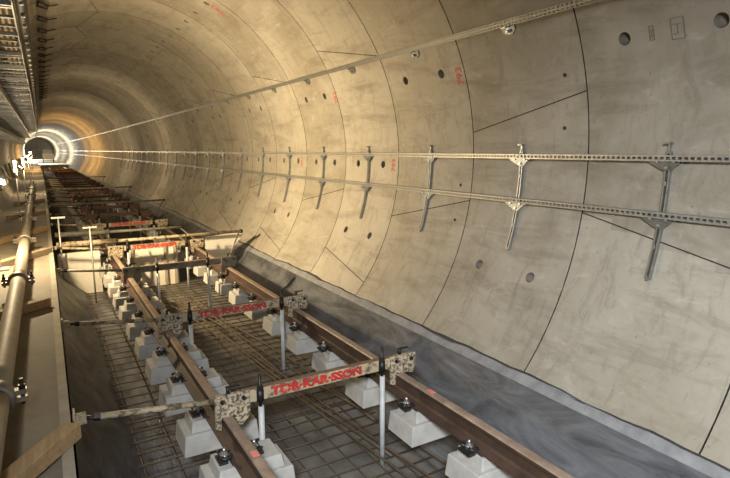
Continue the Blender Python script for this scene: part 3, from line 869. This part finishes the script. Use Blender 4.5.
# work lamps on stands along the walkway, each a real light source
def lamp(t, z, mat, colr, watt, lab, x=-.66, aim=None):
    base = W(x, t, -1.64)
    r = empty('work_lamp', base, lab, 'lamp', 'lamps on stands along the walkway')
    h = z + 1.64
    b = MB(); b.tube([(0, 0, 0), (0, 0, h - .02)], .014, 8); b.build('post', 'lamp_body', r)
    b = MB(); b.box((0, 0, .012), (.22, .22, .024)); b.build('foot', 'lamp_body', r)
    b = MB(); b.tube([(0, 0, h - .06), (0, 0, h + .08)], [.03, .05], 12); b.build('fitting', 'lamp_body', r)
    b = MB(); b.tube([(0, 0, h + .40), (0, 0, h + .43)], [.05, .03], 12); b.build('cap', 'lamp_body', r)
    d = MB(); d.tube([(0, 0, h + .08), (0, 0, h + .40)], .034, 14); d.build('tube', mat, r)
    l = bpy.data.lights.new('tube_light', 'POINT'); l.shadow_soft_size = .07; l.energy = watt; l.color = colr
    lo = bpy.data.objects.new('tube_light', l); col.objects.link(lo); lo.parent = r
    lo.location = (.13, 0, h + .2)
    if aim is None and z < 0 and watt > 100 and mat != 'lamp_white':
        aim = ((1, 0, .12), 165, watt * .95); l.energy = watt * .3
    if aim:
        b = MB(); q = Vector(aim[0]).normalized(); c = Vector((.06, 0, h + .30))
        b.tube([c, c + q * .10], [.06, .13], 16); b.build('reflector', 'lamp_body', r)
        sp = bpy.data.lights.new('beam', 'SPOT'); sp.spot_size = R_(aim[1]); sp.spot_blend = 1.0; sp.energy = aim[2]; sp.color = colr; sp.shadow_soft_size = .08
        so = bpy.data.objects.new('beam', sp); col.objects.link(so); so.parent = r
        so.location = c + q * .12; so.rotation_euler = q.to_track_quat('-Z', 'Y').to_euler()
WARM = (1.0, .78, .47)
n = 1
for t, w in ((-1.5, 25), (9.0, 430), (17.2, 110), (24.5, 430), (35.0, 420), (43.0, 260)):
    lamp(t, -.65, 'lamp_warm', WARM, w, 'warm work lamp on a stand on the walkway, ' + ('standing behind the camera' if n == 1 else '%s from the camera' % ORD[n]), aim=((5.0, 1.7, .45), 158, 1950) if n == 2 else None); n += 1
for t, w in ((52, 800), (58, 1300), (66, 1000)):
    lamp(t, -.65, 'lamp_orange', (1.0, .58, .18), w, 'orange lamp on a stand on the distant walkway, %s lamp from the camera' % ORD[n]); n += 1
for t, w in ((93, 2200), (112, 900), (135, 2600)):
    lamp(t, -.65, 'lamp_white', (1.0, .93, .78), w, 'white lamp on a stand at the bright far end, %s lamp from the camera' % ORD[n]); n += 1
# hose hung in shallow loops below the lamps
m = MB(); pts = []
for i in range(260):
    t = 9 + i * .2; s = abs(math.sin((t - 9) * math.pi / 3.2))
    z = -.62 - .55 * s; xw = CX - math.sqrt(RAD ** 2 - (z - CZ) ** 2)
    pts.append(W(xw + .10 + .05 * s, t, z))
m.tube(pts, .05, 8)
tag(m.build('hose', 'hose_pale', loc=pts[0]), 'pale hose hung in loops along the lower left wall', 'hose')
# a wagon at the far bright end
wg = empty('works_wagon', W(1.7, 104, -1.95), 'small dark works wagon on the slab at the far bright end', 'wagon')
m = MB(); m.box((0, 0, 1.0), (1.6, 4.0, 1.0)); m.box((0, 1.2, 1.75), (1.4, 1.3, .7)); m.build('body', 'drum_paint', wg, bevel=.05)
for sx in (-1, 1):
    for sy in (-1.2, 1.2):
        m = MB(); m.tube([(sx * .72 - .06, sy, .35), (sx * .72 + .06, sy, .35)], .35, 18); m.build('wheel', 'black_steel', wg)

# ------------------------------------------------------------------ daylight from the portal side behind the camera, plus an added cool spot
world = bpy.data.worlds.new('sky'); scene.world = world; world.use_nodes = True
bg = world.node_tree.nodes['Background']; bg.inputs[0].default_value = (.72, .84, 1.0, 1); bg.inputs[1].default_value = .9
L = bpy.data.lights.new('added_cool_spot', 'SPOT'); L.spot_size = R_(88); L.spot_blend = 1.0; L.shadow_soft_size = .35; L.energy = 2300; L.color = (.90, .95, 1.0)  # unseen spot added to brighten the near floor and lower right wall
lo = bpy.data.objects.new('added_cool_spot', L); col.objects.link(lo)
P0 = W(-.75, -1.2, 1.25); lo.location = P0
lo.rotation_euler = (W(3.5, 2.2, -3.0) - P0).to_track_quat('-Z', 'Y').to_euler()

# ------------------------------------------------------------------ camera
cam = bpy.data.cameras.new('camera'); co = bpy.data.objects.new('camera', cam); col.objects.link(co)
f, roll, yaw, pit = 548.35653, -0.00763, 0.52312, 0.16457
cam.sensor_width = 36; cam.lens = 36 * f / 730; cam.clip_start = .05; cam.clip_end = 500
fw = Vector((math.sin(yaw) * math.cos(pit), math.cos(yaw) * math.cos(pit), -math.sin(pit)))
rt = Vector((math.cos(yaw), -math.sin(yaw), 0)); up = rt.cross(fw)
rt2 = rt * math.cos(roll) + up * math.sin(roll); up2 = -rt * math.sin(roll) + up * math.cos(roll)
M = Matrix((rt2, up2, -fw)).transposed().to_4x4(); M.translation = W(0, 0, 0)
co.matrix_world = M
scene.camera = co
vs_ = scene.view_settings
vs_.view_transform = 'Standard'; vs_.look = 'None'; vs_.gamma = 1; vs_.use_curve_mapping = False
vs_.exposure = 0.08
scene.cycles.max_bounces = 6; scene.cycles.diffuse_bounces = 4
